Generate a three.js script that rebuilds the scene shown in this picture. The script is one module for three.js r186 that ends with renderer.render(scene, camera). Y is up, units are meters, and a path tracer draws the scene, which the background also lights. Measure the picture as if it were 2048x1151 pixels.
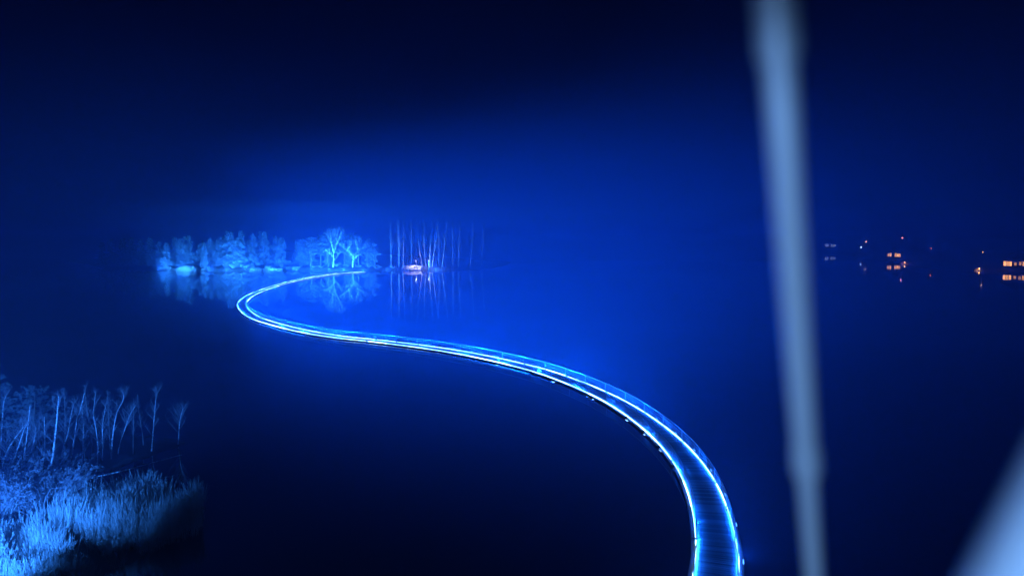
import * as THREE from 'three';
import { mergeGeometries } from 'three/addons/utils/BufferGeometryUtils.js';
import { RectAreaLightUniformsLib } from 'three/addons/lights/RectAreaLightUniformsLib.js';
import { ImprovedNoise } from 'three/addons/math/ImprovedNoise.js';

// ---------------------------------------------------------------- camera, sky, moon, exposure
const scene = new THREE.Scene();
const EYE = 14;
const camera = new THREE.PerspectiveCamera(44.69, 2048 / 1151, 0.05, 9000);
camera.position.set(0, EYE, 0);
camera.rotation.x = -0.0681;
camera.focus = 90;
camera.userData.fStop = 0.72;
scene.add(camera);

const renderer = new THREE.WebGLRenderer({ antialias: true });
renderer.setSize(1024, 575);
renderer.toneMapping = THREE.LinearToneMapping;
renderer.toneMappingExposure = 1;
renderer.shadowMap.enabled = true;
RectAreaLightUniformsLib.init();

{ // clear moonless night: one even, nearly black blue
  const w = 16, h = 8, d = new Float32Array(w * h * 4);
  for (let i = 0; i < w * h; i++) d.set([0.00015, 0.0003, 0.0022, 1], i * 4);
  const sky = new THREE.DataTexture(d, w, h, THREE.RGBAFormat, THREE.FloatType);
  sky.mapping = THREE.EquirectangularReflectionMapping;
  sky.magFilter = THREE.LinearFilter;
  sky.needsUpdate = true;
  scene.background = sky;
  scene.environment = sky;
}
const moon = new THREE.DirectionalLight(new THREE.Color().setRGB(0.55, 0.7, 1), 0.0015);
moon.position.set(-300, 500, 200);
moon.castShadow = true;
Object.assign(moon.shadow.camera, { left: -400, right: 400, top: 400, bottom: -400, far: 2000 });
scene.add(moon);
scene.fog = new THREE.FogExp2(new THREE.Color().setRGB(0.42, 0.58, 1), 0.0022);

const LED_COLOR = [0.003, 0.115, 1];       // blue light of the walkway strips
const LED_FLOOD = 2300, LED_BARE = 420, LED_WASH = 420;     // lights added beside the strips for haze and deck

// ---------------------------------------------------------------- helpers
let seed = 7;
const rnd = () => { seed = (seed * 1664525 + 1013904223) >>> 0; return seed / 4294967296; };
const rr = (a, b) => a + (b - a) * rnd();
const pick = (a) => a[Math.floor(rnd() * a.length)];
const noise = new ImprovedNoise();
const taken = {};
const numbered = (n) => { const k = taken[n] = (taken[n] ?? -1) + 1; return k ? `${n}_${String(k).padStart(3, '0')}` : n; };
const C = (r, g, b) => new THREE.Color().setRGB(r, g, b);
const mat = (r, g, b, rough = 0.8, extra = {}) => new THREE.MeshStandardMaterial({ color: C(r, g, b), roughness: rough, ...extra });
function shade(o) { o.castShadow = true; o.receiveShadow = true; return o; }
function part(name, geo, m, parent) { const o = shade(new THREE.Mesh(geo, m)); o.name = name; parent.add(o); return o; }
function thing(name, label, category, [x, y, z] = [0, 0, 0], turn = 0, group) {
  const o = new THREE.Group(); o.name = numbered(name); o.position.set(x, y, z); o.rotation.y = turn;
  o.userData = { label, category }; if (group) o.userData.group = group;
  scene.add(o); return o;
}
function structure(name, geo, m) { const o = shade(new THREE.Mesh(geo, m)); o.name = name; o.userData.kind = 'structure'; scene.add(o); return o; }
function box(w, h, d, x = 0, y = 0, z = 0) { return new THREE.BoxGeometry(w, h, d).translate(x, y, z); }
/** tapered tube through points [[x,y,z,r],...] with n sides */
function limb(pts, n = 5) {
  const pos = [], idx = [], uv = [], P = pts.map((p) => new THREE.Vector3(p[0], p[1], p[2]));
  let len = 0;
  const side = new THREE.Vector3(), up = new THREE.Vector3(), t = new THREE.Vector3();
  for (let i = 0; i < P.length; i++) {
    t.copy(P[Math.min(i + 1, P.length - 1)]).sub(P[Math.max(i - 1, 0)]).normalize();
    side.set(0, 0, 1).cross(t); if (side.lengthSq() < 0.01) side.set(1, 0, 0).cross(t);
    side.normalize(); up.crossVectors(t, side);
    if (i) len += P[i].distanceTo(P[i - 1]);
    for (let k = 0; k <= n; k++) {
      const a = k / n * Math.PI * 2, c = Math.cos(a) * pts[i][3], s = Math.sin(a) * pts[i][3];
      pos.push(P[i].x + side.x * c + up.x * s, P[i].y + side.y * c + up.y * s, P[i].z + side.z * c + up.z * s);
      uv.push(k / n, len);
      if (i && k < n) { const b = i * (n + 1) + k, a0 = b - n - 1; idx.push(a0, b, a0 + 1, b, b + 1, a0 + 1); }
    }
  }
  const g = new THREE.BufferGeometry();
  g.setAttribute('position', new THREE.Float32BufferAttribute(pos, 3));
  g.setAttribute('uv', new THREE.Float32BufferAttribute(uv, 2));
  g.setIndex(idx); g.computeVertexNormals(); return g;
}

// ---------------------------------------------------------------- the lake and the hills round it
function noiseTexture(n, f) {
  const d = new Uint8Array(n * n * 4);
  for (let y = 0; y < n; y++) for (let x = 0; x < n; x++) { const v = f(x / n, y / n); d.set([v, v, v, 255], (y * n + x) * 4); }
  const t = new THREE.DataTexture(d, n, n); t.wrapS = t.wrapT = THREE.RepeatWrapping; t.magFilter = THREE.LinearFilter; t.needsUpdate = true; return t;
}
const ripple = noiseTexture(256, (u, v) => {
  let s = 0;
  for (const [f, a] of [[2, 1], [5, 0.6], [11, 0.35]]) { // tileable: blend of four shifted noises
    const n = (x, y) => noise.noise(x * f, y * f, f * 3.1);
    s += a * (n(u, v) * (1 - u) * (1 - v) + n(u - 1, v) * u * (1 - v) + n(u, v - 1) * (1 - u) * v + n(u - 1, v - 1) * u * v);
  }
  return 128 + 60 * s;
});
ripple.repeat.set(500, 500);
const waterMat = new THREE.MeshPhysicalMaterial({ color: C(0.002, 0.004, 0.006), roughness: 0.02, ior: 1.33, bumpMap: ripple, bumpScale: 0.003 });
structure('lake_water', new THREE.PlaneGeometry(4000, 4000).rotateX(-Math.PI / 2).translate(0, 0, -1200), waterMat);

const soil = mat(0.03, 0.032, 0.02, 0.95);
/** a strip of hills: rows of [distance from shore, height], along shore points */
function hillside(name, shore, rows, m, rough = 4) {
  const g = new THREE.BufferGeometry(), pos = [], idx = [], n = shore.length;
  rows.forEach(([d, h], r) => shore.forEach(([x, z, nx, nz], i) => {
    const px = x + nx * d, pz = z + nz * d;
    pos.push(px, r === 0 ? -0.6 : h * (0.8 + 0.45 * noise.noise(px * 0.006, 3.3, pz * 0.006)) + Math.min(h, rough) * 0.3 * noise.noise(px * 0.04, 1, pz * 0.04), pz);
    if (r && i) { const a = (r - 1) * n + i - 1; idx.push(a, a + 1, a + n, a + 1, a + n + 1, a + n); }
  }));
  g.setAttribute('position', new THREE.Float32BufferAttribute(pos, 3)); g.setIndex(idx); g.computeVertexNormals();
  return structure(name, g, m);
}
{
  const far = [];
  for (let i = 0; i <= 60; i++) { const x = -1500 + i * 55; far.push([x, -900 - 130 * Math.sin(i * 0.16) - (x < 0 ? 60 : 0), 0.12 * Math.sin(i * 0.4), -1]); }
  hillside('far_hills', far, [[0, 0], [12, 2], [60, 12], [160, 19], [320, 25], [520, 29], [800, 29]], soil, 10);  // unseen hills, raised to lift the haze top and its glow
}

// ---------------------------------------------------------------- the floating walkway of light
const way = new THREE.CatmullRomCurve3([[6.3, -20], [7.3, -24], [8.35, -27.8], [9.0, -29.8], [9.5, -31.8], [10.1, -34.6], [10.65, -38.2], [10.93, -41.5], [10.97, -45.3], [10.75, -48.9], [10.25, -52.8],
  [9.55, -56.6], [8.35, -61.2], [6.0, -67.5], [2.9, -73.8], [-1.5, -80.1], [-4.5, -83.7], [-7.8, -87.1], [-12.2, -90.9], [-19.3, -96.1], [-24.5, -99.4], [-30.9, -105.1], [-38.2, -113.7], [-45.3, -123.6],
  [-52, -136], [-58, -149.6], [-61.9, -161], [-66.5, -178.7], [-71, -205.6], [-74.4, -238], [-75, -262], [-73.4, -285], [-69, -300], [-64.8, -306.5]].map(([x, z]) => new THREE.Vector3(x, 0, z)), false, 'centripetal');
way.arcLengthDivisions = 3000;
const WAY_LENGTH = way.getLength(), SECTIONS = Math.round(WAY_LENGTH / 4);
function at(s, side, h) { // a point s metres along, `side` metres to the side, at height h
  const u = Math.min(1, Math.max(0, s / WAY_LENGTH)), p = way.getPointAt(u), t = way.getTangentAt(u);
  return [p.x - t.z * side, h, p.z + t.x * side];
}
/** bar of rectangular section swept along the walkway, capped */
function sweep(s0, s1, l0, l1, h0, h1, n = 4) {
  const pos = [], idx = [];
  for (let i = 0; i <= n; i++) {
    const s = s0 + (s1 - s0) * i / n;
    pos.push(...at(s, l0, h0), ...at(s, l1, h0), ...at(s, l1, h1), ...at(s, l0, h1));
    if (i) for (let k = 0; k < 4; k++) { const a = (i - 1) * 4 + k, b = (i - 1) * 4 + (k + 1) % 4; idx.push(a, b, a + 4, b, b + 4, a + 4); }
  }
  const e = n * 4; idx.push(0, 2, 1, 0, 3, 2, e, e + 1, e + 2, e, e + 2, e + 3);
  let g = new THREE.BufferGeometry(); g.setAttribute('position', new THREE.Float32BufferAttribute(pos, 3)); g.setIndex(idx);
  g = g.toNonIndexed(); g.computeVertexNormals(); return g;
}
{
  const plankMats = [0.1, 0.15, 0.2].map((k) => mat(k, k * 1.02, k * 1.04, 0.7)), deckMat = mat(0.16, 0.165, 0.17, 0.75), fasciaMat = mat(0.02, 0.02, 0.022, 0.6), floatMat = mat(0.015, 0.017, 0.02, 0.5);
  const railMat = mat(0.35, 0.37, 0.4, 0.4, { metalness: 0.3 }), netMat = mat(0.3, 0.32, 0.34, 0.8);
  const glows = [0.35, 0.6, 0.8, 1.2].map((k) => new THREE.MeshStandardMaterial({ color: C(0.1, 0.1, 0.1), emissive: C(4 * k, 8.5 * k, 13 * k) }));   // strip sections differ in output
  const lampGlow = new THREE.MeshStandardMaterial({ color: C(0.1, 0.1, 0.1), emissive: C(0.25, 0.9, 2.2) });
  const walk = thing('floating_walkway', 'long curving floating walkway edged with glowing blue light strips and net railings', 'walkway');
  const ramp = THREE.MathUtils.smoothstep, ledLevel = (s) => 0.09 + 0.91 * ramp(s, 24, 62) - 0.6 * ramp(s, 78, 130) - 0.22 * ramp(s, 140, 190);   // strong in the middle stretch, dim at both ends
  const step = WAY_LENGTH / SECTIONS;
  for (let i = 0; i < SECTIONS; i++) {
    const s0 = i * step + 0.02, s1 = (i + 1) * step - 0.02, sm = (s0 + s1) / 2, n = 4;
    const deck = part('deck_section', sweep(s0, s1, -0.84, 0.84, 0.085, 0.145, n), deckMat, walk);
    if (i < 14) for (let q = 0; q < 20; q++) { const w = (s1 - s0) / 20, b = 0.147 + rr(0, 0.006); part('plank', sweep(s0 + q * w + 0.008, s0 + (q + 1) * w - 0.008, -0.78 + rr(-0.02, 0.02), 0.78 + rr(-0.02, 0.02), b - 0.001, b + 0.022, 1), pick(plankMats), deck); }
    part('pontoon', sweep(s0 + 0.15, s1 - 0.15, -0.6, 0.6, -0.2, 0.083, n), floatMat, deck);
    for (const side of [-1, 1]) {
      const l = (a, b) => side > 0 ? [a, b] : [-b, -a];
      // edge board with an added lip hiding the strip's reflection; random gaps let dashes through
      const pieces = [sweep(s0, s1, ...l(0.842, 0.88), 0.05, 0.146, n)];
      let s = s0;
      while (s < s1 - 0.3) { const e = Math.min(s1, s + rr(0.8, 4)); pieces.push(sweep(s, e, ...l(0.882, 1.12), 0.134, 0.146, 2)); s = e + (rnd() < 0.3 ? rr(0.1, 0.6) : 0.01); }
      part('edge_board', mergeGeometries(pieces), fasciaMat, deck);
      const strip = part('led_strip', sweep(s0 + 0.02, s1 - (rnd() < 0.3 ? rr(0.08, 0.4) : 0.02), ...l(0.886, 0.92), 0.15, 0.2, n), pick(glows), deck);
      const flood = side > 0, level = rr(0.6, 1.4) * ledLevel(sm);
      if (flood || i % 2) { // lamps added for the strips' glow: outer floods light haze, bare ones the deck
        const lamp = part('added_led_lamp', sweep(sm - 0.16, sm + 0.16, ...(flood ? l(1.065, 1.11) : l(0.79, 0.84)), 0.15, 0.21, 1), lampGlow, deck);
        const light = flood ? new THREE.SpotLight(C(...LED_COLOR), LED_FLOOD * level, 0, 1.25, 1) : new THREE.PointLight(C(...LED_COLOR), LED_BARE * level * (sm > 48 && sm < 140 ? 2.2 : 1));
        light.position.set(...at(sm, side * (flood ? 1.088 : 0.815), 0.19)); light.name = 'added_led_lamp'; light.castShadow = true; lamp.add(light);
        if (flood) { const [ox, , oz] = at(sm, 0, 0), [qx, , qz] = at(sm, 1, 0); light.target.position.copy(light.position).add(new THREE.Vector3((qx - ox) * 0.75, 0.8, (qz - oz) * 0.75 - 0.7)); lamp.add(light.target); }
      }
      // the inner face of the strip washes the deck
      const wash = new THREE.RectAreaLight(C(...LED_COLOR), LED_WASH * rr(0.75, 1.25), s1 - s0 - 0.1, 0.04);
      wash.position.set(...at(sm, side * 0.875, 0.24)); wash.lookAt(...at(sm, side * 0.62, -0.76)); wash.name = 'led_strip'; strip.add(wash);
      const post = [box(0.035, 0.8, 0.035)]; const pp = at(s0, side * 0.86, 0.55); post[0].translate(pp[0], pp[1], pp[2]);
      part('railing_post', post[0], railMat, deck);
      part('handrail', sweep(s0 - 0.02, s1 + 0.02, ...l(0.845, 0.875), 0.93, 0.965, n), railMat, deck);
      const wires = [];
      for (const h of [0.34, 0.53, 0.73]) wires.push(sweep(s0, s1, ...l(0.857, 0.863), h, h + 0.006, n));
      for (let q = s0 + 0.1; q < s1; q += 0.16) wires.push(sweep(q, q + 0.006, ...l(0.857, 0.863), 0.15, 0.93, 1));
      part('railing_net', mergeGeometries(wires), netMat, deck);
    }
  }
}

// ---------------------------------------------------------------- land
function inside(poly, x, z) { let c = false; for (let i = 0, j = poly.length - 1; i < poly.length; j = i++) { const [a, b] = poly[i], [d, e] = poly[j]; if ((b > z) !== (e > z) && x < (d - a) * (z - b) / (e - b) + a) c = !c; } return c; }
function toEdge(poly, x, z) {
  let m = 1e9;
  for (let i = 0, j = poly.length - 1; i < poly.length; j = i++) {
    const [a, b] = poly[j], [d, e] = poly[i], ux = d - a, uz = e - b, t = Math.max(0, Math.min(1, ((x - a) * ux + (z - b) * uz) / (ux * ux + uz * uz)));
    m = Math.min(m, Math.hypot(x - a - ux * t, z - b - uz * t));
  }
  return inside(poly, x, z) ? m : -m;
}
/** land whose height grows from the outline inwards; returns the height function */
function land(name, poly, cell, profile, m) {
  const xs = poly.map((p) => p[0]), zs = poly.map((p) => p[1]), x0 = Math.min(...xs) - 3, x1 = Math.max(...xs) + 3, z0 = Math.min(...zs) - 3, z1 = Math.max(...zs) + 3;
  const h = (x, z) => { const d = toEdge(poly, x, z); return profile(d) + (d > 0 ? Math.min(1, d / 6) * 0.35 * noise.noise(x * 0.31, 5, z * 0.31) + Math.min(1, d / 3) * 0.1 * noise.noise(x * 1.3, 2, z * 1.3) : 0); };
  const nx = Math.ceil((x1 - x0) / cell), nz = Math.ceil((z1 - z0) / cell);
  const g = new THREE.PlaneGeometry(x1 - x0, z1 - z0, nx, nz).rotateX(-Math.PI / 2).translate((x0 + x1) / 2, 0, (z0 + z1) / 2), p = g.attributes.position;
  for (let i = 0; i < p.count; i++) p.setY(i, h(p.getX(i), p.getZ(i)));
  g.computeVertexNormals(); structure(name, g, m); return h;
}
const bankGround = land('near_bank', [[-70, 12], [60, 12], [60, -13], [12, -16], [-8, -19], [-14, -24], [-16.6, -28.4], [-16.3, -30.6], [-15, -32.6], [-15.7, -34.4], [-19, -35.8], [-23, -36.8], [-26, -38.4], [-25.2, -40.2], [-24, -42], [-23.2, -45], [-22.2, -46.8], [-22.6, -48.2], [-26, -49.5], [-31, -53], [-70, -56]], 0.7, (d) => d < 0 ? -0.5 : Math.min(0.35, d * 0.12) + Math.max(0, d - 8) * 0.02, soil);
const islandGround = land('island_ground', [[-300, -470], [-255, -420], [-222, -372], [-196, -350], [-172, -332], [-155, -321], [-142, -317.5], [-130, -321], [-112, -325], [-98, -322], [-86, -317], [-74, -318], [-64, -322], [-55, -326], [-50, -324], [-40, -325], [-33, -326], [-24, -334], [-14, -352], [-4, -385], [0, -440], [-120, -520]], 2.2, (d) => d < 0 ? -0.5 : Math.min(1.2, d * 0.22) + Math.max(0, d - 6) * 0.07, soil);
const shoreGround = land('far_shore', [[700, -120], [700, -1000], [380, -1020], [384, -900], [368, -835], [330, -700], [306, -632], [268, -510], [247, -465], [226, -407], [212, -345], [213, -321], [233, -318], [300, -300], [420, -180]], 8, (d) => d < 0 ? -0.5 : Math.min(1.5, d * 0.2) + Math.max(0, Math.min(d, 160) - 8) * 0.1, soil);

// ---------------------------------------------------------------- plants
class Leaves { // loose triangles
  constructor() { this.p = []; }
  tri(a, b, c) { this.p.push(a[0], a[1], a[2], b[0], b[1], b[2], c[0], c[1], c[2]); }
  /** k pointed blades of length s fanning out round direction d from a */
  tuft(a, d, s, k, w = 0.2, spread = 0.8) {
    for (let i = 0; i < k; i++) {
      const v = [d[0] + rr(-spread, spread), d[1] + rr(-spread, spread), d[2] + rr(-spread, spread)], l = s * rr(0.6, 1.2) / Math.hypot(...v);
      const q = [rr(-1, 1), rr(-1, 1), rr(-1, 1)], e = w * s / Math.hypot(...q);
      const m = [a[0] + v[0] * l * 0.45, a[1] + v[1] * l * 0.45, a[2] + v[2] * l * 0.45];
      this.tri(a, [m[0] + q[0] * e, m[1] + q[1] * e, m[2] + q[2] * e], [a[0] + v[0] * l, a[1] + v[1] * l, a[2] + v[2] * l]);
    }
  }
  /** a thin three-sided twig */
  twig(a, b, r0, r1 = r0 * 0.4) {
    const d = [b[0] - a[0], b[1] - a[1], b[2] - a[2]], s = Math.abs(d[1]) > Math.hypot(d[0], d[2]) ? [1, 0, 0] : [0, 1, 0];
    let u = [d[1] * s[2] - d[2] * s[1], d[2] * s[0] - d[0] * s[2], d[0] * s[1] - d[1] * s[0]], l = Math.hypot(...u) || 1; u = u.map((x) => x / l);
    let v = [d[1] * u[2] - d[2] * u[1], d[2] * u[0] - d[0] * u[2], d[0] * u[1] - d[1] * u[0]]; l = Math.hypot(...v) || 1; v = v.map((x) => x / l);
    const ring = (p, r) => [0, 2.094, 4.189].map((t) => [0, 1, 2].map((i) => p[i] + r * (u[i] * Math.cos(t) + v[i] * Math.sin(t)))), A = ring(a, r0), B = ring(b, r1);
    for (let i = 0; i < 3; i++) { const j = (i + 1) % 3; this.tri(A[i], A[j], B[i]); this.tri(A[j], B[j], B[i]); }
  }
  build() { const g = new THREE.BufferGeometry(); g.setAttribute('position', new THREE.Float32BufferAttribute(this.p, 3)); g.computeVertexNormals(); return g; }
}
const barkTexture = (() => { // pale birch bark with dark cross marks
  const w = 64, h = 512, d = new Uint8Array(w * h * 4);
  for (let i = 0; i < w * h; i++) { const v = 205 + 18 * noise.noise((i % w) * 0.2, Math.floor(i / w) * 0.05, 1); d.set([v, v * 0.97, v * 0.92, 255], i * 4); }
  for (let k = 0; k < 150; k++) {
    const y0 = Math.floor(rr(0, h)), x0 = Math.floor(rr(0, w)), l = Math.floor(rr(6, 44)), t = Math.ceil(rr(1, rnd() < 0.3 ? 12 : 4)), v = rr(14, 60);
    for (let y = 0; y < t; y++) for (let x = Math.floor(y * l / t / 3); x < l - y * l / t / 3; x++) d.set([v, v * 0.95, v * 0.9], (((y0 + y) % h) * w + (x0 + x) % w) * 4);
  }
  const t = new THREE.DataTexture(d, w, h); t.colorSpace = THREE.SRGBColorSpace; t.wrapS = t.wrapT = THREE.RepeatWrapping; t.magFilter = THREE.LinearFilter; t.repeat.set(1, 0.45); t.needsUpdate = true; return t;
})();
const birchBark = new THREE.MeshStandardMaterial({ map: barkTexture, roughness: 0.85 });
const paleBark = mat(0.5, 0.48, 0.45, 0.9), darkBark = mat(0.16, 0.13, 0.11, 0.95), twigBark = mat(0.2, 0.17, 0.15, 0.9);
const paleNeedles = mat(0.12, 0.15, 0.14, 0.8, { side: THREE.DoubleSide });
const autumnLeaf = mat(0.2, 0.2, 0.17, 0.85, { side: THREE.DoubleSide }), twigMat = mat(0.17, 0.15, 0.14, 0.9, { side: THREE.DoubleSide });
const reedMat = mat(0.27, 0.25, 0.2, 0.9, { side: THREE.DoubleSide });

/** conifer of unit height 10 m: kind 'spruce' narrow and full, 'pine' bare below with flat irregular layers */
function coniferGeometry(kind) {
  const H = 10, L = new Leaves(), lean = rr(-0.3, 0.3), t = [];
  for (let i = 0; i <= 8; i++) t.push([lean * Math.sin(i / 8 * 2), H * i / 8 * 0.98, 0.1 * Math.sin(i), 0.17 * (1 - i / 8.6)]);
  const low = kind === 'spruce' ? rr(0.08, 0.14) : rr(0.32, 0.45), whorls = kind === 'spruce' ? 17 : 11;
  for (let w = 0; w < whorls; w++) {
    const f = low + (0.97 - low) * w / (whorls - 1), y = H * f, n = kind === 'spruce' ? 5 : 4;
    const reach = kind === 'spruce' ? 2.5 * Math.pow(1 - f, 0.75) + 0.18 : 2.6 * Math.sqrt(Math.max(0.04, 1 - Math.pow((f - 0.6) / 0.45, 2))) * (1.05 - f * 0.55);
    const a0 = rr(0, 6.3);
    for (let b = 0; b < n; b++) {
      if (rnd() < (kind === 'spruce' ? 0.24 : 0.25)) continue;
      const a = a0 + b / n * 6.28 + rr(-0.4, 0.4), l = reach * rr(0.45, 1.35), rise = kind === 'spruce' ? rr(-0.35, -0.05) : rr(0.0, 0.5), cx = lean * Math.sin(f * 2);
      const end = [cx + Math.cos(a) * l, y + rise * l, Math.sin(a) * l];
      L.twig([cx, y, 0], end, 0.035 * (1.3 - f), 0.012);
      const k = Math.ceil(3 + l * 3.2);
      for (let q = 1; q <= k; q++) {
        const e = Math.pow(q / k, 0.8), sag = (kind === 'spruce' ? 0.12 : -0.1) * l * e * (1 - e) * 2;
        const p = [cx + (end[0] - cx) * e + rr(-0.12, 0.12), y + (end[1] - y) * e - sag + rr(-0.05, 0.05), end[2] * e + rr(-0.12, 0.12)];
        const side = rnd() < 0.5 ? 1 : -1;
        L.tuft(p, [Math.cos(a) * 0.7 - Math.sin(a) * side * 0.7, kind === 'spruce' ? -0.15 : 0.35, Math.sin(a) * 0.7 + Math.cos(a) * side * 0.7], kind === 'spruce' ? 0.6 : 0.55, 8, 0.26, 0.75);
      }
    }
  }
  L.tuft([lean * Math.sin(1.9), H * 0.95, 0], [0, 1, 0], 0.7, 8, 0.1, 0.4);
  return { trunk: limb(t, 7), crown: L.build() };
}
/** broad-leaved tree of unit height 10 m grown by forking; leafiness 0 (bare) to 1 */
function broadleafGeometry({ forks = 2, spread = 0.5, first = 0.3, leaf = 0.6, r = 0.16, wiggle = 0.12, lean = 0 }) {
  const L = new Leaves(), limbs = [];
  const grow = (p, d, len, rad, depth) => {
    const pts = [[...p, rad]]; let q = p.slice(), v = d.slice(); const n = 4;
    for (let i = 1; i <= n; i++) {
      v = [v[0] + rr(-wiggle, wiggle), v[1] + 0.04, v[2] + rr(-wiggle, wiggle)]; const m = Math.hypot(...v); v = v.map((x) => x / m);
      q = q.map((x, k) => x + v[k] * len / n); pts.push([...q, rad * (1 - 0.45 * i / n)]);
      if (depth >= 1) for (let k = 0; k < 3; k++) {
        const e = [v[0] + rr(-1, 1), v[1] + rr(-0.2, 0.9), v[2] + rr(-1, 1)], tl = rr(0.3, 0.9), b = q.map((x, j) => x + e[j] * tl);
        L.twig(q, b, 0.012, 0.005);
        for (let g = 0; g < 3; g++) { const c = b.map((x, j) => x + (q[j] - x) * rr(0, 0.6)), h = c.map((x, j) => x + rr(-0.3, 0.3) + (j === 1 ? 0.15 : 0)); L.twig(c, h, 0.006, 0.003); }
        if (rnd() < leaf) { L.tuft(b, e, 0.36, 9, 0.28, 1); L.tuft(q, e, 0.36, 5, 0.28, 1); }
      }
    }
    limbs.push(limb(pts, depth ? 5 : 8));
    if (depth < 3) {
      const k = depth ? 2 : forks, a0 = rr(0, 6.3);
      for (let i = 0; i < k; i++) { const a = a0 + i / k * 6.28 + rr(-0.5, 0.5), s = spread * rr(0.6, 1.3); grow(q, [v[0] + Math.cos(a) * s, v[1] * 0.9, v[2] + Math.sin(a) * s], len * rr(0.6, 0.85), rad * 0.55 * (depth ? 1 : 1.15), depth + 1); }
      if (depth === 0) for (let i = 0; i < 2; i++) { const a = rr(0, 6.3), f = pts[2 + i]; grow(f.slice(0, 3), [Math.cos(a) * 0.9, 0.45, Math.sin(a) * 0.9], len * 0.5, rad * 0.35, 2); }
    }
  };
  grow([0, 0, 0], [lean, 1, 0], 10 * first, r, 0);
  return { trunk: mergeGeometries(limbs), crown: L.build() };
}
/** slender birch of unit height 10 m: a long wand with short ascending side shoots */
function birchGeometry(curve = 0.3, leaf = 0.15) {
  const L = new Leaves(), pts = [], a = rr(0, 6.3), ph = rr(0, 3);
  for (let i = 0; i <= 10; i++) { const f = i / 10; pts.push([Math.cos(a) * curve * Math.sin(f * 2.6 + ph) * f, 10 * f, Math.sin(a) * curve * Math.sin(f * 2.6 + ph) * f, 0.1 * Math.pow(1 - f, 0.8) + 0.012]); }
  const limbs = [limb(pts, 7)];
  for (let i = 0; i < 26; i++) {
    const f = rr(0.35, 0.97), j = Math.min(9, Math.floor(f * 10)), u = f * 10 - j, p = [0, 1, 2].map((k) => pts[j][k] + (pts[j + 1][k] - pts[j][k]) * u), t = rr(0, 6.3), l = rr(0.7, 2.2) * (1.15 - f);
    const m = [p[0] + Math.cos(t) * l * 0.5, p[1] + l * 0.7, p[2] + Math.sin(t) * l * 0.5], e = [m[0] + Math.cos(t) * l * 0.35, m[1] + l * 0.35, m[2] + Math.sin(t) * l * 0.35];
    limbs.push(limb([[...p, 0.03 * (1.2 - f)], [...m, 0.02 * (1.2 - f)], [...e, 0.006]], 4));
    for (let g = 0; g < 9; g++) { const s = rnd(), c = s < 0.5 ? p.map((x, k) => x + (m[k] - x) * s * 2) : m.map((x, k) => x + (e[k] - x) * (s * 2 - 1)), h = [c[0] + rr(-0.4, 0.4), c[1] + rr(-0.1, 0.5), c[2] + rr(-0.4, 0.4)]; L.twig(c, h, 0.008, 0.003); if (rnd() < leaf) L.tuft(h, [0, 0, 0.01], 0.2, 4, 0.3, 1); }
  }
  return { trunk: mergeGeometries(limbs), crown: L.build() };
}
function tree(name, label, geo, bark, leaves, [x, y, z], scale, turn, group, fat = 1) {
  const t = thing(name, label, 'tree', [x, y, z], turn, group);
  t.scale.set(scale * fat, scale, scale * fat);
  t.rotation.set(rr(-0.04, 0.04), turn, rr(-0.04, 0.04));
  part('trunk', geo.trunk, bark, t); part('crown', geo.crown, leaves, t);
  return t;
}
const nth = (n) => ['first', 'second', 'third', 'fourth', 'fifth', 'sixth', 'seventh', 'eighth', 'ninth', 'tenth', 'eleventh', 'twelfth', 'thirteenth', 'fourteenth', 'fifteenth', 'sixteenth', 'seventeenth', 'eighteenth', 'nineteenth', 'twentieth'][n];

// --- island: conifers, two broad pale-trunked trees, birches
const spruces = [0, 1, 2, 3].map(() => coniferGeometry('spruce')), pines = [0, 1, 2, 3].map(() => coniferGeometry('pine'));
[[-217.7, -372, 13], [-210.3, -368, 14.5], [-201.4, -362, 15], [-195.4, -360, 15.5], [-186.4, -352, 14.5], [-179.5, -348, 15.5], [-173.6, -345, 13.5]].forEach(([x, z, top], i) => {
  const y = islandGround(x, z);
  tree('dark_conifer', `dim conifer at the unlit left end of the island, ${nth(i)} from the left`, spruces[i % 4], darkBark, paleNeedles, [x, y - 0.1, z], (top - y) / 10, rr(0, 6.3), 'unlit conifers at the left end of the island', 1.1);
});
[[-162.3, -329, 12.5], [-160.9, -336, 15], [-150, -325, 16.3], [-147.7, -330, 12.1], [-142, -324, 13], [-139.9, -334, 14.5], [-136, -340, 13], [-132.9, -332, 18], [-127.3, -329, 18.7], [-123.5, -334, 17.3], [-119.5, -338, 18.3], [-116.5, -344, 16.4], [-111.3, -336, 14], [-104, -342, 14.5], [-99.5, -336, 15]].forEach(([x, z, top], i) => {
  const y = islandGround(x, z), left = i < 7;
  tree('shore_conifer', `blue-lit island conifer, ${nth(left ? i : i - 7)} from the left ${left ? 'behind the bright reed clump' : 'in the middle group'}`, spruces[(i * 3 + 1) % 4], darkBark, paleNeedles, [x, y - 0.1, z], (top - y) / 10, rr(0, 6.3), left ? 'lit conifers behind the bright reeds' : 'lit conifers in the middle of the island', rr(0.75, 1));
});
[[-95, -331, 15.4], [-91.9, -336, 16.4], [-87.2, -332, 17.8], [-80.9, -338, 16.9], [-77.5, -341, 17.5], [-73, -333, 15.9], [-69.4, -336, 15], [-65.3, -332, 12.6]].forEach(([x, z, top], i) => {
  const y = islandGround(x, z);
  tree('shore_pine', `bare-stemmed pine behind the walkway end, ${nth(i)} from the left`, pines[i % 4], darkBark, paleNeedles, [x, y - 0.1, z], (top - y) / 10, rr(0, 6.3), 'pines behind the walkway end', rr(1, 1.25));
});
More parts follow.
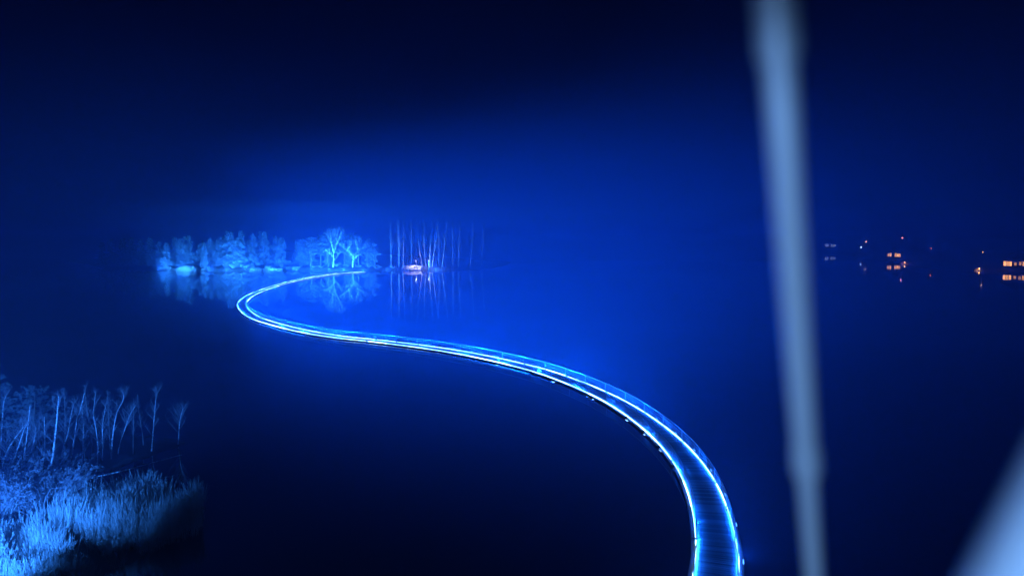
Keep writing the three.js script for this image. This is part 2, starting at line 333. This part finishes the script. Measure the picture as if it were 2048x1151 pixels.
for (let i = 0; i < 30; i++) {
  const x = -166 + i * 3.45 + rr(-1, 1), z = -333 - rr(0, 14), y = islandGround(x, z), top = 12 + 4.5 * rnd() + (x > -136 && x < -118 ? 2 : 0);
  tree('background_conifer', 'narrow misty conifer in the second row of the lit island wood', i % 3 ? spruces[i % 4] : pines[i % 4], darkBark, paleNeedles, [x, y - 0.1, z], (top - y) / 10, rr(0, 6.3), 'second row of the island wood', rr(0.7, 0.95));
}
{
  const a = broadleafGeometry({ forks: 3, spread: 0.35, first: 0.42, leaf: 0.9, r: 0.22, lean: 0.1 }), b = broadleafGeometry({ forks: 2, spread: 0.75, first: 0.36, leaf: 0.9, r: 0.22, lean: -0.05 });
  tree('forked_tree', 'pale upright forked tree above the end of the walkway', a, paleBark, autumnLeaf, [-83.6, islandGround(-83.6, -327) - 0.1, -327], 1.55, 0.4, undefined, 0.95);
  tree('forked_tree', 'pale wide-spreading forked tree just right of the upright one', b, paleBark, autumnLeaf, [-74.6, islandGround(-74.6, -327) - 0.1, -327], 1.45, 2.2, undefined, 1.05);
}
const birches = [birchGeometry(0.25, 0.1), birchGeometry(0.6, 0.1), birchGeometry(0.4, 0.2), birchGeometry(0.9, 0.05)];
[[-57.2, -331, 24, 0], [-55.6, -342, 24.5, 0], [-54, -334, 24, 0.02], [-51.6, -331, 25, 0.03], [-49.7, -346, 24, 0], [-42.5, -331, 25, -0.13], [-41.7, -338, 24.5, -0.06], [-38.9, -331, 24, 0.02], [-38.2, -334, 24, 0.14], [-36.3, -346, 24.5, 0], [-33.6, -336, 25, 0.12], [-29.4, -348, 24.5, 0], [-26.1, -342, 24, 0.03], [-21, -348, 24, 0.1], [-15.7, -362, 23, 0.05]].forEach(([x, z, top, lean], i) => {
  const y = islandGround(x, z);
  const t = tree('island_birch', `slender white-stemmed birch behind the pale landing, ${nth(i)} from the left`, birches[i % 4], birchBark, twigMat, [x, y - 0.1, z], (top - y) / 10, rr(0, 6.3), 'birches behind the landing', 0.62);
  t.rotation.set(0, rr(0, 6.3), -lean, 'ZYX');
});
// low shrubs under the trees
function shrubGeometry(leafy) {
  const L = new Leaves();
  for (let i = 0; i < 46; i++) {
    const a = rr(0, 6.3), s = rr(0.25, 0.75), b = [Math.cos(a) * 0.25 * rnd(), 0, Math.sin(a) * 0.25 * rnd()], l = rr(0.7, 1.25);
    let p = b, d = [Math.cos(a) * s, 1, Math.sin(a) * s];
    for (let k = 0; k < 4; k++) {
      const q = p.map((x, j) => x + d[j] * l / 4); L.twig(p, q, 0.011 * (1 - k * 0.2), 0.009 * (1 - k * 0.2)); d = [d[0] * 1.15 + rr(-0.12, 0.12), d[1] * 0.92, d[2] * 1.15 + rr(-0.12, 0.12)];
      if (k) for (let g = 0; g < 4; g++) { const h = q.map((x, j) => x + d[j] * rr(0.02, 0.16) + rr(-0.13, 0.13)); L.twig(q, h, 0.005, 0.002); for (let e = 0; e < leafy; e++) L.tuft(h.map((x, j) => x + (q[j] - x) * rr(0, 0.7)), d, 0.07, 2, 0.3, 1.1); }
      p = q;
    }
  }
  return L.build();
}
const shrubShapes = [shrubGeometry(2), shrubGeometry(3), shrubGeometry(2)];
for (let i = 0; i < 26; i++) {
  const x = -160 + i * 5.2 + rr(-2, 2), z = -321 - rr(2, 9) - (x < -100 ? 2 : 0), y = islandGround(x, z); if (y < 0.1 || (x > -56 && x < -35)) continue;
  const t = thing('island_shrub', 'low leafy shrub at the foot of the island trees', 'shrub', [x, y - 0.05, z], rr(0, 6), 'low shrubs under the island trees');
  t.scale.set(rr(1.4, 2.4), rr(0.9, 1.6), 1.6); part('branches', shrubShapes[i % 3], autumnLeaf, t);
}

// --- reeds
function reedGeometry(n, plume) {
  const L = new Leaves();
  for (let i = 0; i < n; i++) {
    const x = rr(-0.22, 0.22), z = rr(-0.22, 0.22), a = rr(0, 6.3), b = rr(0.03, 0.3), h = rr(0.75, 1.1);
    let p = [x, 0, z];
    for (let k = 1; k <= 4; k++) {
      const f = k / 4, q = [x + Math.cos(a) * b * f * f, h * f, z + Math.sin(a) * b * f * f]; L.twig(p, q, 0.006, 0.004);
      if (k < 4 && rnd() < 0.8) L.tuft(q, [Math.cos(a + rr(-2, 2)) * 0.8, 0.9, Math.sin(a + rr(-2, 2)) * 0.8], 0.36, 1, 0.035, 0.3);
      p = q;
    }
    if (rnd() < plume) for (let k = 0; k < 5; k++) L.tuft([p[0], p[1] - 0.03 * k + 0.1, p[2]], [Math.cos(a) * 0.6, 0.7, Math.sin(a) * 0.6], 0.1, 2, 0.16, 0.35);
  }
  return L.build();
}
const reedShapes = [reedGeometry(7, 0.25), reedGeometry(7, 0.12), reedGeometry(8, 0.3)];
function reeds(name, label, spots, shape) {
  const m = new THREE.InstancedMesh(reedShapes[shape], reedMat, spots.length), o = new THREE.Object3D();
  spots.forEach(([x, y, z, h, tilt], i) => { o.position.set(x, y, z); o.rotation.set(rr(-0.15, 0.15), rr(0, 6.3), rr(-0.15, 0.15) - (tilt || 0)); o.scale.set(rr(0.8, 1.3), h, rr(0.8, 1.3)); o.updateMatrix(); m.setMatrixAt(i, o.matrix); });
  m.name = numbered(name); m.userData = { label, category: 'reeds', kind: 'stuff' }; shade(m); scene.add(m);
}
{
  const front = [], spit = [], back = [];
  while (front.length < 1250) { const x = rr(-24, -15.8), z = rr(-32.5, -25); if (bankGround(x, z) < -0.1 || noise.noise(x * 0.5, 9, z * 0.5) < -0.05 || (x > -22.5 && x < -19.5 && z < -30.2 && z > -33)) continue; front.push([x, Math.max(-0.1, bankGround(x, z)), z, rr(0.6, 1.1) * (1 + 0.9 * noise.noise(x * 0.7, 4, z * 0.7)), rr(0, 0.35)]); }
  while (spit.length < 800) { const x = rr(-21.5, -14.6), z = rr(-36, -30.5); if (bankGround(x, z) < -0.3 || noise.noise(x * 0.6, 7, z * 0.6) < -0.3) continue; spit.push([x, Math.max(-0.1, bankGround(x, z)), z, rr(0.8, 1.6) * (1 + 0.7 * noise.noise(x * 0.8, 2, z * 0.8)), rr(-0.1, 0.2)]); }
  while (back.length < 260) { const x = rr(-33, -24), z = rr(-38.6, -35.5); if (bankGround(x, z) < 0) continue; back.push([x, bankGround(x, z), z, rr(0.6, 1.2), 0.05]); }
  reeds('reed_bed', 'brightly lit tangle of pale reeds with feathery heads in the bottom left corner', front, 2);
  reeds('reed_bed', 'upright reeds on the dark spit running out into the lake at lower left', spit, 1);
  reeds('reed_bed', 'short reeds at the foot of the near birches', back, 0);
  const clump = [], thin = [];
  for (let i = 0; i < 520; i++) { const x = rr(-156, -140.5), f = Math.sin(Math.max(0, (x + 156) / 15.5) * Math.PI), g = noise.noise(x * 0.55, 3.7, 0.2); if (g < -0.25) continue; clump.push([x, -0.1, rr(-319, -316) - Math.abs(x + 146) * 0.3, (rr(0.5, 1.3) + 0.9 * f) * (1 + 0.7 * g), 0]); }
  for (let i = 0; i < 200; i++) { const x = rr(-121, -106); thin.push([x, -0.1, rr(-324, -322.6), rr(0.7, 1.3), 0]); }
  reeds('reed_clump', 'bright pale reed clump at the water edge of the island, far left', clump, 2);
  reeds('reed_clump', 'thin line of short reeds along the middle of the island shore', thin, 1);
}

// --- near bank: birches, pine, willow shrubs
const nearBirches = [[[-25.06, 0.3, -37.15], [-24.92, 1.85, -37.15], [-24.68, 3.78, -37.15], [-24.45, 5.85, -37.15]], [[-26.66, 0.3, -41.05], [-26.23, 1.79, -41.05], [-25.95, 3.61, -41.05], [-25.75, 4.06, -41.05], [-25.34, 5.24, -41.05]], [[-26.54, 0.3, -42.37], [-26.44, 2.03, -42.37], [-26.43, 3.84, -42.37]], [[-27.82, 0.3, -40.5], [-27.61, 2.25, -40.5], [-27.48, 3.9, -40.5]], [[-30.15, 0.3, -40.06], [-29.49, 1.94, -40.06], [-29.08, 2.53, -40.06], [-28.49, 3.33, -40.06], [-28.05, 4.01, -40.06]], [[-32.14, 0.3, -42.86], [-31.81, 1.95, -42.86], [-31.49, 4.28, -42.86], [-31.4, 4.72, -42.86]], [[-28.84, 0.3, -39.04], [-28.5, 1.23, -39.04], [-28.0, 2.68, -39.04], [-27.74, 3.54, -39.04], [-27.43, 3.97, -39.04]], [[-28.24, 0.3, -39.21], [-28.02, 1.32, -39.21], [-27.85, 2.4, -39.21], [-27.63, 3.5, -39.21], [-27.33, 4.94, -39.21]], [[-28.48, 0.3, -39.98], [-28.2, 1.37, -39.98], [-27.85, 2.64, -39.98], [-27.61, 3.44, -39.98]], [[-25.73, 0.3, -42.56], [-25.72, 1.34, -42.56], [-25.71, 2.38, -42.56], [-25.78, 3.54, -42.56], [-25.67, 4.85, -42.56]], [[-25.71, 0.3, -42.96], [-25.63, 1.54, -42.96], [-25.52, 2.65, -42.96], [-25.29, 3.91, -42.96]], [[-25.41, 0.3, -43.36], [-25.25, 1.26, -43.36], [-25.09, 2.16, -43.36], [-24.85, 3.5, -43.36], [-24.51, 4.14, -43.36], [-24.33, 4.61, -43.36]], [[-25.5, 0.3, -44.3], [-25.24, 1.15, -44.3], [-24.84, 2.3, -44.3], [-24.66, 2.95, -44.3], [-24.21, 3.63, -44.3]], [[-23.86, 0.3, -45.5], [-23.67, 1.81, -45.5], [-23.55, 3.49, -45.5], [-23.42, 4.32, -45.5]], [[-22.9, 0.3, -47.24], [-22.78, 1.87, -47.24], [-22.58, 2.74, -47.24]], [[-28.21, 0.3, -42.86], [-27.97, 1.57, -42.86], [-27.73, 2.14, -42.86], [-27.36, 3.47, -42.86], [-27.21, 4.1, -42.86]]];
nearBirches.forEach((pts, i) => {
  const [bx, by, bz] = pts[0], L = new Leaves(), n = pts.length, curve = new THREE.CatmullRomCurve3(pts.map((p, k) => new THREE.Vector3(p[0] - bx, p[1] - by, p[2] - bz + 0.1 * Math.sin(k * 1.7 + i)))), line = [];
  const thick = [0.062, 0.06, 0.042, 0.05, 0.05, 0.055, 0.045, 0.045, 0.05, 0.045, 0.045, 0.05, 0.04, 0.045, 0.04, 0.04][i];
  for (let k = 0; k <= 22; k++) { const p = curve.getPoint(k / 22); line.push([p.x, p.y, p.z, thick * (1 - 0.72 * k / 22) * (k === 0 ? 1.35 : 1)]); }
  const limbs = [limb(line, 8)];
  for (let q = 0; q < 20; q++) {
    const k = Math.floor(rr(5, 23)), p = line[k].slice(0, 3), a = rr(0, 6.3), l = rr(0.4, 1.3) * (1.25 - k / 24);
    const m = [p[0] + Math.cos(a) * l * 0.5, p[1] + l * 0.65, p[2] + Math.sin(a) * l * 0.5], e = [m[0] + Math.cos(a) * l * 0.3, m[1] + l * 0.5, m[2] + Math.sin(a) * l * 0.3];
    L.twig(p, m, 0.013, 0.008); L.twig(m, e, 0.008, 0.003);
    for (let g = 0; g < 12; g++) { const f = rnd(), c = p.map((x, j) => x + (e[j] - x) * f), h = [c[0] + rr(-0.3, 0.3), c[1] + rr(0, 0.45), c[2] + rr(-0.3, 0.3)]; L.twig(c, h, 0.0034, 0.0014); if (rnd() < 0.12) L.tuft(h, [0, -0.2, 0.01], 0.06, 3, 0.35, 1); }
  }
  const t = thing('near_birch', `thin white birch on the near left bank, ${nth([8, 9, 10, 6, 1, 0, 2, 3, 4, 11, 12, 13, 14, 15, 16, 7][i])} from the left by its foot`, 'tree', [bx, by - 0.25, bz], 0, 'birches on the near left bank');
  part('trunk', mergeGeometries(limbs), birchBark, t); part('twigs', L.build(), twigMat, t);
});
{
  const saplings = [birchGeometry(0.5, 0.25), birchGeometry(0.8, 0.15)];
  [[-31.5, -41.5, 3.6], [-29.4, -42.5, 4], [-28.4, -43.6, 4.4], [-27, -44.2, 4.6], [-26.2, -44.8, 4], [-29.9, -40.6, 3.4], [-25.9, -41.6, 3.2], [-24.6, -44.6, 3.6], [-30.8, -39.6, 3], [-24.9, -46.4, 3.6]].forEach(([x, z, h], i) => {
    tree('bare_sapling', `thin bare sapling among the near birches, ${nth([0, 3, 5, 6, 7, 2, 8, 9, 1, 9][i])} from the left${i === 9 ? ', farther back' : ''}`, saplings[i % 2], twigBark, twigMat, [x, bankGround(x, z) - 0.1, z], h / 10, i * 1.1, 'saplings on the near left bank', 0.9);
  });
  // dense low pine reaching in from the left edge
  const make = (seedless, h) => {
    const L = new Leaves(), t = [[0, 0, 0, 0.13]];
    for (let k = 1; k <= 6; k++) t.push([0.12 * Math.sin(k), h * k / 6, 0.1 * Math.cos(k * 1.3), 0.13 * (1 - k / 6.6)]);
    for (let w = 0; w < 34; w++) {
      const f = 0.3 + 0.7 * w / 33, y = h * f * 0.97, a = w * 2.4 + rr(-0.5, 0.5), l = (2.5 * (1.12 - f) + 0.35) * rr(0.7, 1.2);
      const end = [Math.cos(a) * l, y + rr(0.1, 0.4) * l, Math.sin(a) * l];
      L.twig([0, y, 0], end, 0.02, 0.007);
      for (let q = 0; q < 4 + l * 5; q++) {
        const e = rr(0.3, 1), c = [end[0] * e, y + (end[1] - y) * e, end[2] * e], tip = [c[0] + rr(-0.3, 0.3), c[1] + rr(0, 0.28), c[2] + rr(-0.3, 0.3)];
        L.twig(c, tip, 0.006, 0.004);
        for (let g = 0; g < 7; g++) L.tuft(c.map((x, j) => x + (tip[j] - x) * rr(0.2, 1)), [tip[0] - c[0], tip[1] - c[1] + 0.15, tip[2] - c[2]], 0.13, 9, 0.06, 0.35);
      }
    }
    return { trunk: limb(t, 8), crown: L.build() };
  };
  tree('near_pine', 'bushy pine cut by the left edge of the picture', make(0, 6), darkBark, paleNeedles, [-32.4, bankGround(-32.4, -43) - 0.1, -43], 1, 0.3);
  tree('near_pine', 'smaller pine behind the near birches at left', make(1, 4.6), darkBark, paleNeedles, [-30, bankGround(-30, -43.2) - 0.1, -43.2], 0.95, 1.9);
  const where = ['right of the tallest near birch', 'left of the tallest near birch', 'at the left edge under the birches', 'above the bright reeds beside the dark gap', 'in the lit thicket left of the dark gap', 'lowest in the lit thicket at the left edge'];
  [[-24.4, -37.3, 1.7, 1.7], [-26, -37.6, 1.7, 1.5], [-27.8, -37, 2, 1.8], [-23.2, -33.6, 1.9, 1.8], [-25.2, -34.4, 1.9, 2], [-24.6, -32, 1.6, 1.7]].forEach(([x, z, w, h], i) => {
    const t = thing('willow_shrub', `fine-twigged blue-lit shrub ${where[i]}`, 'shrub', [x, bankGround(x, z) - 0.05, z], i * 1.3, 'shrubs on the near left bank');
    t.scale.set(w, h, w); part('branches', shrubShapes[i % 3], twigMat, t);
  });
  // fallen stem lying out over the water of the inlet
  const log = thing('fallen_stem', 'thin fallen birch stem lying over the dark water of the inlet', 'log', [-24.6, 0.25, -39.6]);
  part('stem', limb([[0, 0, 0, 0.04], [1.4, 0.12, -0.9, 0.035], [2.8, 0.28, -2.2, 0.022], [3.9, 0.36, -3.4, 0.01]], 6), birchBark, log);
}

// ---------------------------------------------------------------- floodlights on the shore
const fixtureMat = mat(0.03, 0.03, 0.035, 0.5);
function floodlight(name, label, [x, y, z], [tx, ty, tz], candela, color, angle, group, legs = 0.25) {
  const t = thing(name, label, 'floodlight', [x, y, z], 0, group), dir = new THREE.Vector3(tx - x, ty - y, tz - z).normalize(), head = new THREE.Vector3(0, legs, 0);
  const housing = part('housing', new THREE.CylinderGeometry(0.12, 0.17, 0.24, 14, 1, true), fixtureMat, t);
  housing.position.copy(head); housing.quaternion.setFromUnitVectors(new THREE.Vector3(0, -1, 0), dir);
  part('lens', new THREE.CylinderGeometry(0.13, 0.13, 0.02, 16), new THREE.MeshStandardMaterial({ color: C(0.1, 0.1, 0.1), emissive: C(...color.map((c) => c * 6)) }), housing).position.y = -0.06;
  part('stand', mergeGeometries([box(0.05, legs, 0.05, 0, legs / 2 - 0.1, 0), box(0.36, 0.03, 0.36, 0, 0, 0)]), fixtureMat, t);
  const l = new THREE.SpotLight(C(...color), candela, 0, angle, 0.8);
  l.position.copy(head).addScaledVector(dir, 0.16); l.target.position.copy(head).addScaledVector(dir, 3); l.castShadow = true; l.name = 'floodlight_lamp'; t.add(l, l.target);
  return t;
}
const FLOOD = [0.02, 0.22, 1];
[[-161, -318, 12600], [-147.5, -309.5, 12500], [-136, -312, 14400], [-129, -315, 16200], [-121, -316, 14400], [-110, -318, 10800], [-99, -315.5, 10800], [-90, -312.5, 14400], [-82, -311.5, 17100], [-75.5, -311.5, 19800], [-67.5, -315.5, 9000], [-57, -320, 4500], [-35, -320.5, 7200]].forEach(([x, z, cd], i) => {
  floodlight('shore_floodlight', `small floodlight at the island water edge, ${nth(i)} from the left, aimed up at the trees`, [x, -0.3, z], [x, 5, z - 14], cd, FLOOD, 0.95, 'floodlights along the island shore', 0.9);
});
floodlight('bank_floodlight', 'large blue floodlight on a stand on the near bank, left of the picture', [-19.5, bankGround(-19.5, -20), -20], [-26, 1.6, -37], 7500, [0.02, 0.18, 1], 0.74, undefined, 2.4);

// ---------------------------------------------------------------- landing on the island
{
  const sand = mat(0.62, 0.58, 0.56, 0.9), white = mat(0.75, 0.75, 0.75, 0.6), plank = mat(0.45, 0.42, 0.38, 0.8);
  const shape = new THREE.Shape(); shape.moveTo(0, -0.5); shape.lineTo(0, 0.35); shape.quadraticCurveTo(-2.5, 1.5, -4.5, 1.9); shape.quadraticCurveTo(-7, 2.3, -9, 2.3); shape.lineTo(-9, -0.5);
  const ramp = thing('sand_landing', 'pale sandy landing bank on the island lit white, right of the walkway end', 'landing', [-51.6, 0, -322.5]);
  const slope = new THREE.ExtrudeGeometry(shape, { depth: 9, steps: 12, bevelEnabled: false, curveSegments: 8 }).rotateY(-Math.PI / 2).translate(9, 0, 0), sp = slope.attributes.position;
  for (let i = 0; i < sp.count; i++) { const x = sp.getX(i), f = Math.sin(Math.min(1, Math.max(0, (x + 0.6) / 10.2)) * Math.PI); sp.setZ(i, sp.getZ(i) - (1 - f) * 2.2); sp.setY(i, sp.getY(i) * (0.55 + 0.45 * Math.sqrt(f)) + 0.08 * noise.noise(x, sp.getY(i), sp.getZ(i))); }
  slope.computeVertexNormals(); part('slope', slope, sand, ramp);
  const lampPost = (name, label, x, z, y, h, cd) => {
    const t = thing(name, label, 'lamp', [x, y, z]);
    part('post', new THREE.CylinderGeometry(0.1, 0.12, h, 10).translate(0, h / 2, 0), white, t);
    part('lamp_head', new THREE.CylinderGeometry(0.15, 0.15, 0.42, 12).translate(0, h + 0.21, 0), new THREE.MeshStandardMaterial({ color: C(0.2, 0.2, 0.2), emissive: C(4, 4, 5) }), t);
    part('cap', new THREE.ConeGeometry(0.2, 0.1, 12).translate(0, h + 0.48, 0), white, t);
    const l = new THREE.PointLight(C(0.7, 0.75, 1), cd); l.position.y = h + 0.2; l.name = 'lamp_head'; l.castShadow = true; t.add(l);
  };
  lampPost('landing_lamp', 'white bollard lamp standing on the pale sandy landing', -44.8, -326.4, 1.7, 2.4, 190);
  lampPost('landing_lamp', 'tall white lamp post at the right end of the small jetty', -38.8, -325.5, 0.9, 3.4, 200);
  const jetty = thing('small_jetty', 'small low plank jetty right of the pale landing', 'jetty', [-40.2, 0, -324.2]);
  for (let i = 0; i < 8; i++) part('plank', box(0.36, 0.08, 1.8, -1.5 + i * 0.41, 1.5, 0), plank, jetty);
  for (const [x, z, h] of [[-1.5, 0.7, 1.45], [1.5, 0.7, 1.45], [-1.5, -0.7, 1.45], [1.5, -0.7, 1.45]]) part('pile', new THREE.CylinderGeometry(0.09, 0.09, h + 0.6, 8).translate(x, h / 2 - 0.3, z), plank, jetty);
  for (const [x, h] of [[-0.7, 1.1], [0.5, 1.7]]) part('mooring_post', new THREE.CylinderGeometry(0.13, 0.13, h, 8).translate(x, 1.54 + h / 2, 0.5), white, jetty);
}

// ---------------------------------------------------------------- houses and lamps on the far right shore
const wallMat = mat(0.25, 0.2, 0.17, 0.9), roofMat = mat(0.06, 0.05, 0.05, 0.9), frameMat = mat(0.5, 0.48, 0.45, 0.7);
const warm = (k) => new THREE.MeshStandardMaterial({ color: C(0.2, 0.18, 0.15), emissive: C(2.3 * k, 0.95 * k, 0.27 * k) });
const warmPane = [warm(1), warm(1.6), warm(0.5)], coolPane = new THREE.MeshStandardMaterial({ color: C(0.2, 0.2, 0.2), emissive: C(0.7, 1, 1.9) });
/** lakeside house facing the viewer: wins = [x, y, width, height, pane material] measured from the middle of its foot */
function house(label, [x, y, z], w, h, deep, wins) {
  const t = thing('lake_house', label, 'house', [x, y, z], Math.atan2(-x, -z));
  part('wall', box(w, h, deep, 0, h / 2, -deep / 2), wallMat, t);
  const g = new THREE.Shape(); g.moveTo(-w / 2 - 0.5, 0); g.lineTo(0, w * 0.3); g.lineTo(w / 2 + 0.5, 0);
  const roof = part('roof', new THREE.ExtrudeGeometry(g, { depth: deep + 0.8, bevelEnabled: false }), roofMat, t); roof.position.set(0, h, -deep - 0.4);
  part('chimney', box(0.6, 1.4, 0.6, w * 0.2, w * 0.3 * 0.6 + 0.5, deep * 0.5), wallMat, roof);
  for (const [wx, wy, ww, wh, m] of wins) {
    const f = part('window_frame', mergeGeometries([box(ww + 0.2, 0.1, 0.1, wx, wy + wh / 2 + 0.05, 0.03), box(ww + 0.2, 0.1, 0.14, wx, wy - wh / 2 - 0.05, 0.04), box(0.1, wh, 0.1, wx - ww / 2 - 0.05, wy, 0.03), box(0.1, wh, 0.1, wx + ww / 2 + 0.05, wy, 0.03), box(0.06, wh, 0.06, wx, wy, 0.05)]), frameMat, t);
    part('window_pane', box(ww, wh, 0.03, wx, wy, 0.02), m, f);
  }
  return t;
}
house('nearest warm-lit lakeside house, cut by the right edge of the picture', [232.5, 1, -321.5], 12, 4.4, 7, [[-4.9, 2.2, 0.9, 2.1, warmPane[1]], [-3.8, 2.2, 0.9, 2.1, warmPane[0]], [-2.7, 2.1, 0.8, 2, warmPane[1]], [-0.9, 2.1, 0.9, 1.4, warmPane[2]], [0.9, 2.3, 0.8, 1.6, warmPane[2]], [2.2, 2.2, 0.7, 2, warmPane[0]], [3.1, 2.2, 0.7, 2, warmPane[1]]]);
house('warm-lit house with two pairs of windows in the middle of the right shore', [255.4, 1, -468], 11, 5, 8, [[-3.2, 3.2, 1.1, 1.9, warmPane[0]], [-1.9, 3.2, 0.7, 2.2, warmPane[1]], [0.9, 3.1, 0.9, 2.4, warmPane[0]], [2.2, 3, 1.1, 2, warmPane[1]], [3.3, 3, 1, 2.2, warmPane[0]]]);
house('distant house with cold dim windows, leftmost on the right shore', [379.3, 3, -834], 18, 7, 8, [[-5, 5, 1.6, 3.4, coolPane], [-3, 5, 1.2, 3, coolPane], [1, 4.6, 1.4, 3.4, coolPane], [3.2, 4.6, 1.4, 2.6, coolPane], [5, 4.8, 1, 2.4, coolPane]]);
function lampOnPost(label, [x, y, z], h, col, k, cd, r = 0.22) {
  const t = thing('shore_lamp', label, 'lamp', [x, y, z]);
  part('post', new THREE.CylinderGeometry(0.05, 0.07, h, 8).translate(0, h / 2, 0), fixtureMat, t);
  part('lamp_globe', new THREE.SphereGeometry(r, 12, 8).translate(0, h + r, 0), new THREE.MeshStandardMaterial({ color: C(0.2, 0.2, 0.2), emissive: C(...col.map((c) => c * k * 0.5)) }), t);
  const l = new THREE.PointLight(C(...col), cd); l.position.y = h + r; l.name = 'lamp_globe'; l.castShadow = true; t.add(l);
}
const AMBER = [1, 0.45, 0.12], RED = [1, 0.16, 0.1], COLD = [0.6, 0.75, 1];
const onShore = (x, z) => Math.max(0.05, shoreGround(x, z));
lampOnPost('amber lamp low on a dock right of the house with paired windows', [228.4, 0.1, -407], 0.9, AMBER, 70, 22, 0.2);
lampOnPost('amber lamp low at the water left of the nearest lit house', [214.6, 0.1, -321], 0.75, AMBER, 45, 16, 0.18);
lampOnPost('amber dock lamp below the dim white lamp at the far end of the shore', [313.9, 0.1, -632], 0.9, AMBER, 200, 40, 0.2);
lampOnPost('white lamp above the far amber dock lamp', [316, onShore(316, -634), -634], 7.6 - onShore(316, -634), COLD, 120, 20, 0.22);
lampOnPost('small red lamp on the slope above the far dock', [323, onShore(323, -640), -640], 12.5 - onShore(323, -640), [1, 0.3, 0.12], 150, 20, 0.25);
lampOnPost('red lamp high above the house with paired windows', [289.4, onShore(289.4, -520), -520], 15.4 - onShore(289.4, -520), RED, 90, 15, 0.28);
lampOnPost('dim red lamp alone between the two lit houses', [269.3, onShore(269.3, -450), -450], Math.max(0.6, 8.5 - onShore(269.3, -450)), RED, 22, 6, 0.2);
lampOnPost('small amber lamp above and left of the nearest lit house', [231.9, onShore(231.9, -345), -345], Math.max(0.6, 8 - onShore(231.9, -345)), AMBER, 24, 6, 0.16);
// lit gable of a boat shed beside each dock lamp
function boatShed(label, [x, y, z], w) {
  const t = thing('boat_shed', label, 'shed', [x, y, z], Math.atan2(-x, -z));
  part('wall', box(w, 0.5, w, 0, 0.25, -w / 2), frameMat, t);
  const g = new THREE.Shape(); g.moveTo(-w * 0.6, 0); g.lineTo(0, w * 0.3); g.lineTo(w * 0.6, 0);
  part('roof', new THREE.ExtrudeGeometry(g, { depth: w, bevelEnabled: false }).translate(0, 0.5, -w), roofMat, t);
}
boatShed('low boat shed lit by the amber lamp left of the nearest house', [214.3, 0.15, -322], 2.2);
boatShed('low boat shed lit by the amber lamp below the paired windows', [227.2, 0.2, -408], 2);

// ---------------------------------------------------------------- the viewer's platform, out of focus in front of the lens
{
  const wood = mat(0.14, 0.1, 0.07, 0.85), alu = mat(0.6, 0.61, 0.63, 0.42, { metalness: 0.35 }), white = mat(0.72, 0.74, 0.77, 0.55);
  const tower = thing('viewing_platform', 'wooden viewing platform under the camera', 'platform');
  for (let i = 0; i < 16; i++) part('plank', box(2.9, 0.05, 0.17, 0.2, 12.375, -1.2 + i * 0.18), wood, tower);
  for (const [x, z] of [[-1.1, -1.1], [1.5, -1.1], [-1.1, 1.4], [1.5, 1.4]]) { const g = bankGround(x, z) - 0.2; part('post', box(0.2, 12.3 - g, 0.2, x, (12.3 + g) / 2, z), wood, tower); }
  for (const z of [-1.1, 1.4]) part('beam', box(2.8, 0.2, 0.12, 0.2, 12.24, z), wood, tower);
  // telescopic pole leaning towards the lens
  const a = new THREE.Vector3(0.2705, 14.2463, -0.7385), b = new THREE.Vector3(0.4832, 13.4644, -1.0861), d = b.clone().sub(a).normalize();
  const at2 = (y) => a.clone().addScaledVector(d, (y - a.y) / d.y), pole = thing('telescopic_pole', 'blurred pale metal telescopic pole standing close in front at right', 'pole', at2(12.41).toArray());
  const tube = (name, y0, y1, r0, r1, m = alu) => { const p = at2(y0), q = at2(y1), g = new THREE.CylinderGeometry(r1, r0, p.distanceTo(q), 28); const o = part(name, g, m, pole); o.position.copy(p).add(q).multiplyScalar(0.5).sub(pole.position); o.quaternion.setFromUnitVectors(new THREE.Vector3(0, 1, 0), d.clone().negate()); };
  tube('lower_tube', 12.43, 13.69, 0.013, 0.013); tube('middle_tube', 13.67, 14.215, 0.0165, 0.0165); tube('upper_tube', 14.2, 15.1, 0.02, 0.02);
  tube('clamp_collar', 13.665, 13.7, 0.019, 0.0195); tube('clamp_collar', 14.195, 14.22, 0.0212, 0.0212); tube('rubber_foot', 12.4, 12.45, 0.022, 0.02, fixtureMat);
  // slanting white brace, nearer still, in the lower right corner
  const brace = thing('slanting_brace', 'blurred white slanting tube in the lower right corner', 'brace', [0.0, 12.4, -0.36]);
  const p0 = new THREE.Vector3(0.335, 13.7688, -0.4353), p1 = new THREE.Vector3(0.3665, 13.83, -0.4395), e = p1.clone().sub(p0).normalize(), lo = p0.clone().addScaledVector(e, (12.41 - p0.y) / e.y), hi = p0.clone().addScaledVector(e, 0.2);
  brace.position.copy(lo);
  const bt = part('tube', new THREE.CylinderGeometry(0.035, 0.035, lo.distanceTo(hi), 28), white, brace); bt.position.copy(lo).add(hi).multiplyScalar(0.5).sub(lo); bt.quaternion.setFromUnitVectors(new THREE.Vector3(0, 1, 0), e);
  part('foot_plate', box(0.16, 0.02, 0.16, 0, 0, 0), white, brace);
  // lantern behind the viewer that lights pole and brace
  const lantern = thing('platform_lantern', 'cold white lantern on a post at the back of the platform', 'lantern', [-0.65, 12.4, 0.9]);
  part('post', box(0.05, 1.0, 0.05, 0, 0.5, 0), wood, lantern);
  part('lamp_glass', new THREE.CylinderGeometry(0.05, 0.05, 0.1, 14).translate(0, 1.05, 0), new THREE.MeshStandardMaterial({ color: C(0.2, 0.2, 0.2), emissive: C(6, 8, 11) }), lantern);
  part('added_hood', new THREE.CylinderGeometry(0.05, 0.2, 0.05, 20).translate(0, 1.154, 0), fixtureMat, lantern);  // added to keep the lantern light off the upper pole
  const l = new THREE.PointLight(C(0.2, 0.46, 1), 16); l.position.y = 1.05; l.shadow.radius = 0.5; l.castShadow = true; l.name = 'lamp_glass'; lantern.add(l);
}

renderer.render(scene, camera);
